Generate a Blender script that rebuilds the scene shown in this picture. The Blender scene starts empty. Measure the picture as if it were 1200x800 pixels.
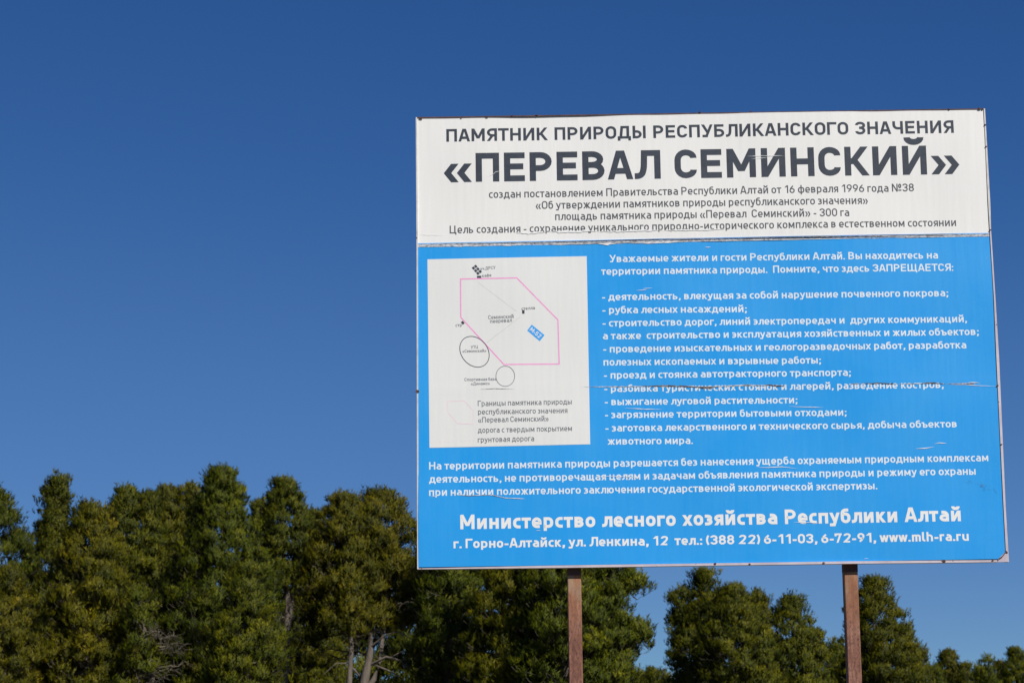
import bpy, math, random
import numpy as np
from mathutils import Matrix, Vector

# ------------------------------------------------------------------ camera, sky, sun, exposure
CAM_LOC=(0.62781,-10.88581,1.60000)
CAM_AXES=((0.999835, 0.014156, -0.011395),(0.01369, -0.174348, 0.984589),(-0.011951, 0.984582, 0.174513))
TEXTS=[
('U', 'ПАМЯТНИК ПРИРОДЫ РЕСПУБЛИКАНСКОГО ЗНАЧЕНИЯ', 0.1619, 4.6006, 2.8306, 4.6075, 0.0688, 0.19),
('U', '«ПЕРЕВАЛ СЕМИНСКИЙ»', 0.1471, 4.3809, 2.8509, 4.3854, 0.1558, 0.205),
('U', 'создан постановлением Правительства Республики Алтай от 16 февраля 1996 года №38', 0.3835, 4.293, 2.6082, 4.2957, 0.0423, 0.145),
('U', '«Об утверждении памятников природы республиканского значения»', 0.628, 4.2305, 2.3649, 4.2314, 0.0423, 0.145),
('U', 'площадь памятника природы «Перевал  Семинский» - 300 га', 0.729, 4.1694, 2.2644, 4.1669, 0.0422, 0.145),
('U', 'Цель создания - сохранение уникального природно-исторического комплекса в естественном состоянии', 0.1763, 4.1061, 2.8189, 4.1066, 0.0421, 0.145),
('B', 'Уважаемые жители и гости Республики Алтай. Вы находитесь на', 1.0076, 3.9403, 2.7163, 3.9351, 0.0387, 0.16),
('B', 'территории памятника природы.  Помните, что здесь ЗАПРЕЩАЕТСЯ:', 0.9637, 3.8737, 2.7925, 3.8687, 0.0386, 0.16),
('B', '- деятельность, влекущая за собой нарушение почвенного покрова;', 0.9665, 3.7382, 2.7601, 3.7344, 0.0384, 0.16),
('B', '- рубка лесных насаждений;', 0.9665, 3.6691, 1.7146, 3.6654, 0.0384, 0.16),
('B', '- строительство дорог, линий электропередач и  других коммуникаций,', 0.9665, 3.6002, 2.8506, 3.5972, 0.0383, 0.16),
('B', 'а также  строительство и эксплуатация хозяйственных и жилых объектов;', 0.9666, 3.5328, 2.9084, 3.5291, 0.0382, 0.16),
('B', '- проведение изыскательных и геологоразведочных работ, разработка', 0.967, 3.4642, 2.8404, 3.4602, 0.0381, 0.16),
('B', 'полезных ископаемых и взрывные работы;', 0.9671, 3.3957, 2.0886, 3.391, 0.038, 0.16),
('B', '- проезд и стоянка автотракторного транспорта;', 0.9684, 3.3273, 2.2399, 3.3247, 0.038, 0.16),
('B', '- разбивка туристических стоянок и лагерей, разведение костров;', 0.9689, 3.2574, 2.7139, 3.255, 0.0378, 0.16),
('B', '- выжигание луговой растительности;', 0.9698, 3.1889, 1.9605, 3.1862, 0.0377, 0.16),
('B', '- загрязнение территории бытовыми отходами;', 0.9698, 3.1214, 2.21, 3.1186, 0.0377, 0.16),
('B', '- заготовка лекарственного и технического сырья, добыча объектов', 0.9707, 3.0523, 2.7716, 3.0505, 0.0377, 0.16),
('B', 'животного мира.', 0.9799, 2.9842, 1.4177, 2.9828, 0.0375, 0.16),
('B', 'На территории памятника природы разрешается без нанесения ущерба охраняемым природным комплексам', 0.0634, 2.8675, 2.9244, 2.8741, 0.0392, 0.16),
('B', 'деятельность, не противоречащая целям и задачам объявления памятника природы и режиму его охраны', 0.063, 2.7999, 2.8566, 2.8057, 0.0391, 0.16),
('B', 'при наличии положительного заключения государственной экологической экспертизы.', 0.0627, 2.7323, 2.3523, 2.7378, 0.0391, 0.16),
('B', 'Министерство лесного хозяйства Республики Алтай', 0.2206, 2.5599, 2.7704, 2.5694, 0.0741, 0.205),
('B', 'г. Горно-Алтайск, ул. Ленкина, 12  тел.: (388 22) 6-11-03, 6-72-91, www.mlh-ra.ru', 0.186, 2.4638, 2.8045, 2.4696, 0.0474, 0.19),
('M', 'уч.ДРСУ', 0.3353, 3.9068, 0.4155, 3.9138, 0.0159, 0.15),
('M', 'кафе', 0.3452, 3.8703, 0.3928, 3.8733, 0.0159, 0.15),
('M', 'Семинский', 0.3738, 3.6473, 0.5059, 3.6508, 0.0203, 0.14),
('M', 'пееревал', 0.3834, 3.6264, 0.4968, 3.6307, 0.0203, 0.14),
('M', 'стелла', 0.5476, 3.6917, 0.6173, 3.6962, 0.0167, 0.15),
('M', 'стр', 0.2042, 3.61, 0.2374, 3.6113, 0.0167, 0.15),
('M', 'УТЦ', 0.2826, 3.4938, 0.3198, 3.496, 0.0157, 0.15),
('M', '«Семинский»', 0.2386, 3.4738, 0.3625, 3.4748, 0.0157, 0.15),
('M', 'Спортивная база', 0.2481, 3.3242, 0.414, 3.3251, 0.0165, 0.15),
('M', '«Динамо»', 0.281, 3.3023, 0.3785, 3.3028, 0.0165, 0.15),
('M', 'Границы памятника природы', 0.3158, 3.1923, 0.7998, 3.1956, 0.0285, 0.14),
('M', 'республиканского значения', 0.3168, 3.1488, 0.7771, 3.1506, 0.0284, 0.14),
('M', '«Перевал Семинский»', 0.3164, 3.1071, 0.6798, 3.1093, 0.0284, 0.14),
('M', 'дорога с твердым покрытием', 0.3146, 3.054, 0.7988, 3.0573, 0.0284, 0.14),
('M', 'грунтовая дорога', 0.3142, 3.0045, 0.6038, 3.0077, 0.0283, 0.14),
('W', 'М-52', 0.5866, 3.5857, 0.6374, 3.5419, 0.0221, 0.17),
]
UP_L=[(0.0088, 4.7305), (0.0063, 4.0519)]
UP_R=[(2.9908, 4.7328), (2.9866, 4.2194), (2.9881, 4.064)]
LO_L=[(0.0103, 4.0382), (0.0063, 2.3698)]
LO_R=[(2.992, 4.0521), (2.9909, 3.733), (2.9879, 3.4054), (2.9852, 2.6424), (2.9853, 2.3752)]
OUT_R=[(2.9995, 4.7364), (3.0017, 4.2192), (2.9983, 4.0821), (3.0028, 3.7328), (3.0055, 3.4052), (2.9995, 2.6422), (3.0022, 2.3603)]
OUT_L=[(0.0012, 4.7353), (0.0027, 4.0346), (0.0002, 2.3603)]
BOT_IN=[(0.0063, 2.3685), (0.743, 2.3745), (1.4369, 2.3754), (2.2164, 2.377), (2.9554, 2.3742)]
BOT_OUT=[(0.0002, 2.3599), (0.7427, 2.358), (1.4365, 2.3598), (2.2157, 2.3605), (3.0022, 2.3598)]
CORNER=[(2.9468, 2.3743), (2.9903, 2.4144), (3.0002, 2.4143), (3.0022, 2.3598), (2.946, 2.3592)]
SEAM_A=[(0.0086, 4.0519), (2.9881, 4.0631)]
SEAM_B=[(0.0085, 4.0364), (2.9901, 4.0508)]
MAP=[(0.0591, 3.9695), (0.8903, 3.9748), (0.891, 2.9871), (0.0656, 2.9799)]
BOUNDARY=[(0.2313, 3.8619), (0.5244, 3.8636), (0.7352, 3.6386), (0.7383, 3.4069), (0.4528, 3.4081), (0.2311, 3.6597)]
LEGEND=[(0.1605, 3.2197), (0.2459, 3.2214), (0.2909, 3.1721), (0.2903, 3.1), (0.2107, 3.1039), (0.1602, 3.1642)]
ELL1=[(0.301, 3.4775), (0.3563, 3.4095), (0.2488, 3.4334)]
ELL2=[(0.4591, 3.3466), (0.5074, 3.346), (0.4597, 3.3997)]
ROADSIGN=[(0.5991, 3.6152), (0.6647, 3.5594), (0.6394, 3.5275), (0.5752, 3.5845)]
CAFE=[(0.3175, 3.8778), (0.3398, 3.8775), (0.3397, 3.8661), (0.3174, 3.8664)]
STELE=[(0.5502, 3.6919), (0.5627, 3.6918), (0.5624, 3.6734), (0.55, 3.6736)]
STR=[(0.231, 3.633), (0.2407, 3.6413), (0.2517, 3.6285), (0.2419, 3.6202)]
HATCH=[(0.2901, 3.9208), (0.3217, 3.882), (0.3027, 3.9306), (0.3343, 3.8918)]
ROUTE=[(0.5401, 3.6568), (0.3657, 3.5243)]
FAINT=[(0.32, 3.8451), (0.5196, 3.6867)]
DOTS=[(0.1208, 3.011), (0.2923, 3.0143)]
SCRATCHES=[('g', [(0.8453, 3.2858), (0.9333, 3.2855), (1.1093, 3.284), (1.2413, 3.2839)], 0.0039),('g', [(1.2413, 3.2839), (1.461, 3.2765), (1.6809, 3.2806), (1.9225, 3.28)], 0.00433),('d', [(1.1446, 3.287), (1.1973, 3.2845), (1.2766, 3.287), (1.4873, 3.2752), (1.5402, 3.2799)], 0.00649),('d', [(1.7909, 3.2845), (1.8347, 3.2803), (1.9003, 3.2741)], 0.00693),('d', [(1.439, 3.2759), (1.5048, 3.2697), (1.5578, 3.2779)], 0.00563),('g', [(1.571, 3.2803), (1.6898, 3.285), (1.7909, 3.284)], 0.00346),('w', [(0.0715, 2.7278), (0.1021, 2.7327)], 0.0039),('d', [(2.2871, 3.2835), (2.3836, 3.2835), (2.4799, 3.2778)], 0.00563),('g', [(2.2299, 3.2812), (2.2958, 3.2838)], 0.0039),('g', [(2.4799, 3.2778), (2.6028, 3.2792)], 0.0039),('d', [(2.5852, 3.279), (2.6468, 3.2826), (2.7254, 3.2762)], 0.00606),('g', [(2.7254, 3.2762), (2.8, 3.277), (2.8657, 3.277), (2.8965, 3.2801)], 0.00476),('d', [(2.8306, 3.277), (2.8744, 3.2751)], 0.00519),('w', [(2.7428, 3.2724), (2.8216, 3.2713), (2.9089, 3.2639), (2.9876, 3.2602)], 0.0039),('w', [(2.8352, 3.28), (2.8748, 3.2826), (2.9008, 3.2783)], 0.00433),('w', [(1.0718, 3.1724), (1.1508, 3.1678), (1.1552, 3.1668), (1.2648, 3.1627)], 0.00476),('w', [(1.9145, 3.1726), (1.9494, 3.1681), (2.0982, 3.1621)], 0.0039),('w', [(2.5528, 2.9432), (2.5965, 2.9439), (2.6535, 2.9515)], 0.00476),('w', [(2.6498, 2.9657), (2.6762, 2.9706), (2.7154, 2.9688)], 0.00476),('w', [(1.738, 2.8585), (1.799, 2.8563), (1.8689, 2.8589), (1.9514, 2.8482)], 0.00433),('w', [(0.8811, 2.82), (1.0122, 2.8218), (1.1605, 2.812)], 0.00346),('g', [(0.1721, 2.7406), (0.2594, 2.7316), (0.3774, 2.7344), (0.4515, 2.7177), (0.5519, 2.7138)], 0.0039),('w', [(0.4427, 2.7169), (0.5562, 2.7111)], 0.00303),('w', [(0.6064, 2.549), (0.6325, 2.5478)], 0.0039),('w', [(1.9202, 2.575), (2.007, 2.5721), (2.059, 2.5689)], 0.0039),('w', [(0.3711, 4.4075), (0.4026, 4.419), (0.4207, 4.4335), (0.4522, 4.4372)], 0.00346),('w', [(1.74, 4.4968), (1.8296, 4.4982), (1.9371, 4.4966)], 0.00433),('w', [(1.762, 4.4826), (1.8517, 4.4877)], 0.00303),('g', [(0.3254, 3.2808), (0.4047, 3.2828), (0.5104, 3.2787)], 0.00303),('w', [(1.1778, 3.7967), (1.2312, 3.801)], 0.0039),('w', [(1.1422, 3.7882), (1.1999, 3.7901)], 0.00303),('w', [(0.5201, 4.1052), (0.6004, 4.1008), (0.6808, 4.106)], 0.00952),('w', [(0.6808, 4.1088), (0.8235, 4.1067), (0.9484, 4.1085)], 0.01126),('w', [(0.9484, 4.1049), (1.1267, 4.1059), (1.2827, 4.1064)], 0.01039),('w', [(1.2827, 4.1045), (1.4831, 4.1048), (1.6168, 4.1074)], 0.00779),('w', [(0.011, 4.103), (0.145, 4.0983)], 0.00346),('w', [(1.5073, 4.0118), (1.5385, 4.0123)], 0.0039),('w', [(0.9472, 4.0405), (1.0006, 4.0374), (1.0541, 4.0421)], 0.00952),('w', [(0.448, 4.0382), (0.5015, 4.0365)], 0.00693),('w', [(0.6798, 4.0403), (0.9472, 4.0409)], 0.00563),('w', [(1.1253, 4.0402), (1.2143, 4.038), (1.3925, 4.0417)], 0.00649),('w', [(0.216, 4.0347), (0.2517, 4.0365)], 0.00519),('w', [(1.793, 4.0468), (2.1042, 4.0469), (2.3708, 4.0493)], 0.00433),('w', [(2.2686, 2.3858), (2.2946, 2.3864)], 0.0026),('w', [(2.9649, 3.9461), (2.9684, 3.9278)], 0.00303)]
SPOTS=[(0.0291, 4.7302, 0.00952),(0.2434, 4.7315, 0.0039),(0.3787, 4.7332, 0.00563),(0.5094, 4.7377, 0.0039),(0.6401, 4.7375, 0.00519),(1.5001, 4.7391, 0.00606),(1.77, 4.7415, 0.00433),(2.8116, 4.7365, 0.00433),(2.9685, 4.7355, 0.00823),(2.9864, 4.7338, 0.00433),(2.9955, 4.6481, 0.00519),(2.9941, 4.5295, 0.00563),(2.9939, 4.0822, 0.00519),(2.9899, 3.2628, 0.00649),(0.0044, 3.2744, 0.01039),(0.0033, 4.0849, 0.0039),(2.4494, 3.2835, 0.00346),(1.5147, 2.3684, 0.00693),(1.6879, 2.3645, 0.00519),(2.0645, 2.3667, 0.00693),(2.6721, 2.367, 0.00909),(2.9205, 2.3665, 0.00563),(2.9916, 2.4066, 0.00779),(2.994, 2.9576, 0.00563)]
SMUDGE=[(2.7888, 2.7716), (2.8835, 2.7529), (2.9434, 2.7346), (2.9677, 2.6993)]
POSTS=[0.764, 2.172]
TREES=[
('leftmost', -27.93, 101.1, [(-0.5, 14.0467, 8.6566, 2.33, 0.6, 1.1)]),
('left_low', -24.98, 92.1, [(-0.09, 9.2275, 0.6, 1.9, 0.7, 1.0)]),
('narrow', -26.22, 108.1, [(-0.2, 15.4008, 10.9483, 0.74, 0.3, 1.3), (-0.44, 13.3386, 1.107, 2.09, 0.8, 1.0)]),
('broad_left', -21.35, 95.1, [(-0.37, 12.5435, 3.6179, 2.63, 0.8, 1.0), (0.23, 12.1942, 6.1103, 1.53, 0.7, 0.5)]),
('second', -21.72, 107.1, [(-0.64, 14.615, 1.9828, 2.36, 0.65, 1.0), (0.6, 14.3607, 5.662, 1.23, 0.5, 0.8)]),
('third', -20.71, 110.1, [(0.1, 14.9645, 1.9663, 2.42, 0.65, 1.0), (1.37, 15.0947, 5.7378, 1.16, 0.5, 0.9)]),
('dome', -15.39, 98.1, [(-0.31, 14.5283, 1.052, 3.49, 0.85, 1.1)]),
('lollipop', -13.73, 109.1, [(-0.04, 15.2523, 8.9573, 1.92, 0.6, 1.0), (-1.38, 14.0594, 8.4978, 1.15, 0.6, 0.8)]),
('gap', -13.01, 117.1, [(0.05, 14.1797, 0.8948, 2.05, 0.7, 1.0)]),
('twin_l', -9.35, 102.1, [(-0.47, 13.5496, 6.1684, 2.44, 0.6, 1.0)]),
('twin_r', -8.44, 104.1, [(0.46, 13.9203, 7.0411, 3.31, 0.55, 1.1)]),
('low_front', -12.9, 88.1, [(-0.14, 8.8734, 0.6, 2.14, 0.9, 1.0)]),
('twiggy', -17.88, 93.1, [(-1.04, 8.0633, 1.1222, 1.41, 0.8, 0.35)]),
('beh1', -4.43, 100.1, [(0.23, 12.1084, 0.9113, 2.09, 0.7, 0.9)]),
('beh2', -1.27, 95.1, [(0.17, 11.2585, 0.6, 2.2, 0.8, 1.0)]),
('beh3', 1.97, 93.1, [(-0.01, 12.7918, 0.6, 2.91, 0.9, 1.0), (2.09, 9.6407, 0.6, 1.25, 0.7, 0.9), (2.99, 8.6783, 7.7714, 0.62, 0.5, 1.3), (3.18, 6.2903, 5.3907, 0.58, 0.5, 1.4)]),
('r_left', 10.2, 119.1, [(0.34, 10.4953, 6.6971, 1.35, 0.6, 1.0), (-1.14, 9.2769, 6.7143, 0.62, 0.5, 1.0), (-0.28, 8.4443, 0.6, 2.18, 0.85, 1.1)]),
('r_mid', 11.61, 114.1, [(0.27, 9.2401, 0.6, 2.8, 0.85, 1.2)]),
('r_back', 14.16, 127.1, [(0.19, 9.691, 1.5906, 1.88, 0.7, 1.0)]),
('r_right', 16.08, 122.1, [(-0.03, 9.0028, 0.6, 2.23, 0.85, 1.2), (1.33, 6.9952, 0.6, 1.06, 0.8, 1.0)]),
('r_post', 22.01, 129.1, [(0.33, 10.4881, 0.6, 2.8, 0.85, 1.2), (2.2, 7.3181, 0.6, 0.9, 0.7, 1.1), (-0.58, 6.9666, 0.6, 1.68, 0.7, 0.8)]),
]
FAR=[
(34.56, 239.1, 9.85, 1.4),
(40.46, 276.1, 11.85, 0.46),
(46.76, 253.1, 9.88, 1.58),
(57.12, 290.1, 10.64, 2.05),
(54.92, 267.1, 8.29, 1.33),
(53.28, 244.1, 8.7, 0.41),
(64.53, 281.1, 10.49, 2.22),
(62.0, 258.1, 9.13, 1.51),
(52.1, 295.1, 9.66, 1.47),
(51.97, 272.1, 7.91, 1.36),
(53.43, 249.1, 7.43, 1.04),
(63.54, 286.1, 8.81, 1.31),
(14.59, 263.1, 8.13, 1.21),
(14.79, 240.1, 6.88, 0.9),
(13.92, 277.1, 7.8, 0.92),
]
SC = bpy.context.scene
COL = SC.collection
SUN_AZ, SUN_EL = math.radians(143), math.radians(42)     # clockwise from +Y: behind the camera, to the right

cam_data = bpy.data.cameras.new("camera")
cam_data.sensor_width = 36.0
cam_data.lens = 75.0
cam_data.clip_end = 6000
cam_data.dof.use_dof = True
cam_data.dof.focus_distance = 11.0
cam_data.dof.aperture_fstop = 13.0
cam = bpy.data.objects.new("camera", cam_data)
COL.objects.link(cam)
_r, _u, _f = [Vector(v) for v in CAM_AXES]
_m = Matrix((( _r.x, _u.x, -_f.x, CAM_LOC[0]), (_r.y, _u.y, -_f.y, CAM_LOC[1]), (_r.z, _u.z, -_f.z, CAM_LOC[2]), (0, 0, 0, 1)))
cam.matrix_world = _m
SC.camera = cam

world = bpy.data.worlds.new("World")
SC.world = world
world.use_nodes = True
wn, wl = world.node_tree.nodes, world.node_tree.links
wn.clear()
sky = wn.new("ShaderNodeTexSky")
sky.sky_type = 'NISHITA'
sky.sun_disc = False
sky.sun_elevation = SUN_EL
sky.sun_rotation = SUN_AZ
sky.altitude = 3000
sky.air_density = 0.5
sky.dust_density = 0.0
sky.ozone_density = 10
# clear mountain air: a gentle tone curve keeps the low sky from washing out
cv = wn.new("ShaderNodeRGBCurve")
for c_, pts_ in enumerate(([(.0356, .0262), (.0666, .0612), (.1022, .0865), (.216, .156), (1, .47)],
                           [(.0908, .0999), (.1683, .1714), (.2542, .2195), (.4564, .318), (1, .57)],
                           [(.2542, .3005), (.4621, .4287), (.6445, .4910), (1, .54)])):
    cu = cv.mapping.curves[c_]
    cu.points[1].location = pts_[-1]
    for p_ in pts_[:-1]: cu.points.new(*p_)
cv.mapping.update()
dn = wn.new("ShaderNodeVectorMath"); dn.operation = 'SCALE'; dn.inputs['Scale'].default_value = 0.1
upm = wn.new("ShaderNodeVectorMath"); upm.operation = 'SCALE'; upm.inputs['Scale'].default_value = 10.0
bg = wn.new("ShaderNodeBackground")
bg.inputs['Strength'].default_value = 0.1
wo = wn.new("ShaderNodeOutputWorld")
wl.new(sky.outputs[0], dn.inputs[0]); wl.new(dn.outputs[0], cv.inputs['Color'])
wl.new(cv.outputs[0], upm.inputs[0]); wl.new(upm.outputs[0], bg.inputs['Color'])
wl.new(bg.outputs[0], wo.inputs['Surface'])

sl = bpy.data.lights.new("sun", 'SUN')
sl.energy = 4.85
sl.angle = math.radians(0.53)
sl.color = (1.0, 0.955, 0.88)
sun = bpy.data.objects.new("sun", sl)
COL.objects.link(sun)
_d = Vector((math.sin(SUN_AZ) * math.cos(SUN_EL), math.cos(SUN_AZ) * math.cos(SUN_EL), math.sin(SUN_EL)))
sun.rotation_euler = _d.to_track_quat('Z', 'Y').to_euler()
sun.location = (6, -10, 12)

SC.view_settings.view_transform = 'Standard'
SC.view_settings.look = 'None'
SC.view_settings.exposure = 0.0
SC.view_settings.gamma = 1.0
SC.render.engine = 'CYCLES'

# ------------------------------------------------------------------ helpers
def tag(o, label=None, cat=None, group=None, kind=None):
    for k, v in (('label', label), ('category', cat), ('group', group), ('kind', kind)):
        if v: o[k] = v
    return o

def empty(name, loc):
    o = bpy.data.objects.new(name, None)
    o.location = loc
    COL.objects.link(o)
    return o

def link_mesh(name, verts, faces, mat, parent=None, smooth=False):
    me = bpy.data.meshes.new(name)
    me.from_pydata([tuple(v) for v in verts], [], [tuple(f) for f in faces])
    me.validate()
    if smooth:
        me.polygons.foreach_set('use_smooth', [True] * len(me.polygons))
    me.materials.append(mat)
    me.update()
    o = bpy.data.objects.new(name, me)
    COL.objects.link(o)
    if parent is not None:
        o.parent = parent
    return o

def tri_mesh(name, co, mat, parent=None, tint=None, soft=None):
    """co: (N,3,3) separate triangles"""
    n = len(co)
    me = bpy.data.meshes.new(name)
    me.vertices.add(n * 3)
    me.vertices.foreach_set('co', co.reshape(-1).astype(np.float32))
    me.loops.add(n * 3)
    me.loops.foreach_set('vertex_index', np.arange(n * 3, dtype=np.int32))
    me.polygons.add(n)
    me.polygons.foreach_set('loop_start', np.arange(0, n * 3, 3, dtype=np.int32))
    if tint is not None:
        at = me.attributes.new('tint', 'FLOAT', 'POINT')
        at.data.foreach_set('value', np.repeat(tint, 3).astype(np.float32))
    if soft is not None:
        at = me.attributes.new('soft', 'FLOAT_VECTOR', 'POINT')
        at.data.foreach_set('vector', np.repeat(soft, 3, axis=0).astype(np.float32).reshape(-1))
    me.materials.append(mat)
    me.update(calc_edges=True)
    o = bpy.data.objects.new(name, me)
    COL.objects.link(o)
    if parent is not None: o.parent = parent
    return o

class N:
    """small node-tree helper"""
    def __init__(s, name):
        s.m = bpy.data.materials.new(name); s.m.use_nodes = True
        s.t = s.m.node_tree; s.b = s.t.nodes['Principled BSDF']; s.out = s.t.nodes['Material Output']
        s.tc = s.t.nodes.new('ShaderNodeTexCoord')
    def new(s, k, **kw):
        n = s.t.nodes.new(k)
        for a, v in kw.items(): setattr(n, a, v)
        return n
    def L(s, a, b): s.t.links.new(a, b)
    def noise(s, scale, detail=4, rough=.55, vec=(1, 1, 1), dist=0):
        mp = s.new('ShaderNodeMapping'); mp.inputs['Scale'].default_value = vec
        s.L(s.tc.outputs['Object'], mp.inputs[0])
        n = s.new('ShaderNodeTexNoise'); n.inputs['Scale'].default_value = scale
        n.inputs['Detail'].default_value = detail; n.inputs['Roughness'].default_value = rough
        n.inputs['Distortion'].default_value = dist
        s.L(mp.outputs[0], n.inputs['Vector'])
        return n.outputs['Fac']
    def ramp(s, fac, stops):
        r = s.new('ShaderNodeValToRGB'); e = r.color_ramp.elements
        while len(e) < len(stops): e.new(.5)
        for i, (p, c) in enumerate(stops):
            e[i].position = p; e[i].color = (c[0], c[1], c[2], 1) if hasattr(c, '__len__') else (c, c, c, 1)
        s.L(fac, r.inputs[0]); return r.outputs[0]
    def mix(s, fac, a, b, mode='MIX'):
        m = s.new('ShaderNodeMix', data_type='RGBA', blend_type=mode)
        for sock, v in ((m.inputs[0], fac), (m.inputs[6], a), (m.inputs[7], b)):
            if hasattr(v, 'is_linked'): s.L(v, sock)
            elif hasattr(v, '__len__'): sock.default_value = (v[0], v[1], v[2], 1)
            else: sock.default_value = v
        return m.outputs[2]
    def bump(s, h, strength, dist=.002):
        b = s.new('ShaderNodeBump'); b.inputs['Strength'].default_value = strength
        b.inputs['Distance'].default_value = dist
        s.L(h, b.inputs['Height']); s.L(b.outputs[0], s.b.inputs['Normal']); return b
    def set(s, **kw):
        for k, v in kw.items():
            sock = s.b.inputs[k.replace('_', ' ')]
            if hasattr(v, 'is_linked'): s.L(v, sock)
            elif hasattr(v, '__len__'): sock.default_value = (v[0], v[1], v[2], 1)
            else: sock.default_value = v
        return s

# ------------------------------------------------------------------ materials
def vinyl(name, col, col2, rough=.38):
    """weathered printed vinyl: streaks of dust running down, faint mottling, small wrinkles"""
    k = N(name)
    streak = k.ramp(k.noise(6, 5, .6, (6, 6, .35)), [(.38, 0), (.75, 1)])
    mott = k.ramp(k.noise(2.2, 5, .6), [(.35, 0), (.7, 1)])
    f = k.mix(.5, streak, mott)
    c = k.mix(f, col, col2)
    speck = k.ramp(k.noise(240, 2, .5), [(.70, 0), (.78, 1)])
    c = k.mix(k.mix(1.0, speck, (.25, .25, .25), 'MULTIPLY'), c, (.62, .62, .6))
    k.set(Base_Color=c, Specular_IOR_Level=.45)
    k.L(k.ramp(mott, [(0, rough), (1, rough + .14)]), k.b.inputs['Roughness'])
    k.bump(k.mix(.6, k.noise(4.5, 3, .45, (1.6, 1, .7)), k.noise(13, 2, .4, (2.6, 1, .25))), .2, .007)
    return k.m

def ink(name, col, var=.2):
    k = N(name)
    f = k.ramp(k.noise(35, 4, .6), [(.3, 0), (.8, 1)])
    k.set(Base_Color=k.mix(f, col, [min(1, c * (1 + var) + .012) for c in col]), Roughness=.42, Specular_IOR_Level=.4)
    return k.m

M = {}
M['white'] = vinyl('white vinyl', (.82, .808, .78), (.765, .752, .725))
M['blue'] = vinyl('blue vinyl', (.008, .305, .775), (.024, .330, .76), .42)
M['map'] = vinyl('map print', (.76, .755, .73), (.72, .725, .71))
M['dark_ink'] = ink('dark print', (.038, .046, .062))
M['grey_ink'] = ink('grey print', (.085, .09, .10))
M['map_ink'] = ink('map lettering', (.16, .165, .18))
M['white_ink'] = ink('white print', (.70, .76, .80), .08)
M['cream_ink'] = ink('cream print', (.78, .77, .75), .05)
M['pink_ink'] = ink('pink print', (.80, .30, .56))
M['pale_pink'] = ink('faded pink print', (.80, .58, .65))
M['pale_grey'] = ink('faded grey print', (.56, .56, .53))
M['road_blue'] = ink('blue print', (.05, .33, .76))

k = N('white abrasion'); k.set(Base_Color=(.80, .80, .79), Roughness=.7); M['scr_w'] = k.m
k = N('grey abrasion')
k.set(Base_Color=k.ramp(k.noise(60, 4, .7), [(.35, (.16, .14, .13)), (.5, (.45, .44, .43)), (.65, (.72, .73, .74))]), Roughness=.75); M['scr_g'] = k.m
k = N('dark crack')
k.set(Base_Color=k.ramp(k.noise(90, 4, .7), [(.35, (.035, .026, .022)), (.55, (.16, .13, .11)), (.7, (.5, .5, .5))]), Roughness=.85); M['scr_d'] = k.m
k = N('rust spot'); k.set(Base_Color=k.ramp(k.noise(120, 3), [(.4, (.05, .02, .014)), (.7, (.16, .07, .04))]), Roughness=.9); M['rust'] = k.m

k = N('smudge'); 
fac = k.ramp(k.noise(38, 6, .75, (1, 1, 1.6)), [(.48, 0), (.72, 1)])
k.set(Base_Color=(.07, .24, .36), Roughness=.7); k.set(Alpha=k.mix(1.0, fac, (.6, .6, .6), 'MULTIPLY')); M['smudge'] = k.m

k = N('painted trim')
c = k.mix(k.ramp(k.noise(9, 5, .6), [(.4, 0), (.7, 1)]), (.60, .53, .58), (.47, .40, .45))
c = k.mix(k.ramp(k.noise(34, 5, .7), [(.66, 0), (.70, 1)]), c, (.10, .045, .03))
k.set(Base_Color=c, Roughness=.45); k.bump(k.noise(60), .3); M['trim'] = k.m
k = N('vinyl fold')
c = k.mix(k.ramp(k.noise(12, 5, .6), [(.45, 0), (.75, 1)]), (.62, .60, .58), (.40, .38, .37))
k.set(Base_Color=c, Roughness=.5); M['fold'] = k.m
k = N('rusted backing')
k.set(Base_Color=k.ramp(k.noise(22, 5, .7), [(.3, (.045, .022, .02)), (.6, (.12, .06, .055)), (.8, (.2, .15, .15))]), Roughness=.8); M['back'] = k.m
k = N('seam')
k.set(Base_Color=k.ramp(k.noise(34, 6, .75, (1.6, 1, 3)), [(.36, (.10, .10, .12)), (.46, (.36, .37, .40)), (.6, (.66, .67, .70)), (.75, (.74, .75, .76))]), Roughness=.6); M['seam'] = k.m
M['light_blue'] = ink('faded blue edge', (.16, .42, .80))

def post_mat():
    k = N('rusted post')
    base = k.ramp(k.noise(16, 6, .65, (1, 1, .5)), [(.3, (.13, .05, .032)), (.5, (.285, .122, .080)), (.72, (.41, .215, .155))])
    streak = k.ramp(k.noise(60, 5, .6, (1, 1, .06)), [(.38, 0), (.62, 1)])
    base = k.mix(k.mix(1.0, streak, (.6, .6, .6), 'MULTIPLY'), base, (.13, .05, .03))
    pits = k.ramp(k.noise(110, 4, .75, (1, 1, .35)), [(.36, 0), (.52, 1)])
    c = k.mix(pits, (.09, .038, .026), base)
    chips = k.ramp(k.noise(26, 5, .75, (1, 1, .5)), [(.66, 0), (.70, 1)])
    c = k.mix(chips, c, (.40, .27, .22))
    sep = k.new('ShaderNodeSeparateXYZ'); k.L(k.tc.outputs['Object'], sep.inputs[0])
    top = k.new('ShaderNodeMapRange'); top.inputs[1].default_value = 2.0; top.inputs[2].default_value = 2.4
    k.L(sep.outputs[2], top.inputs[0])
    orange = k.mix(k.ramp(k.noise(22, 5, .6, (1, 1, .35)), [(.45, 0), (.62, 1)]), (.36, .145, .055), (.40, .27, .17))
    c = k.mix(k.mix(1.0, top.outputs[0], k.ramp(k.noise(9, 4), [(.3, .5), (.55, 1)]), 'MULTIPLY'), c, orange)
    k.set(Base_Color=c, Roughness=.78); k.bump(k.noise(150, 4, .7), .6, .002)
    return k.m
M['post'] = post_mat()

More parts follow.
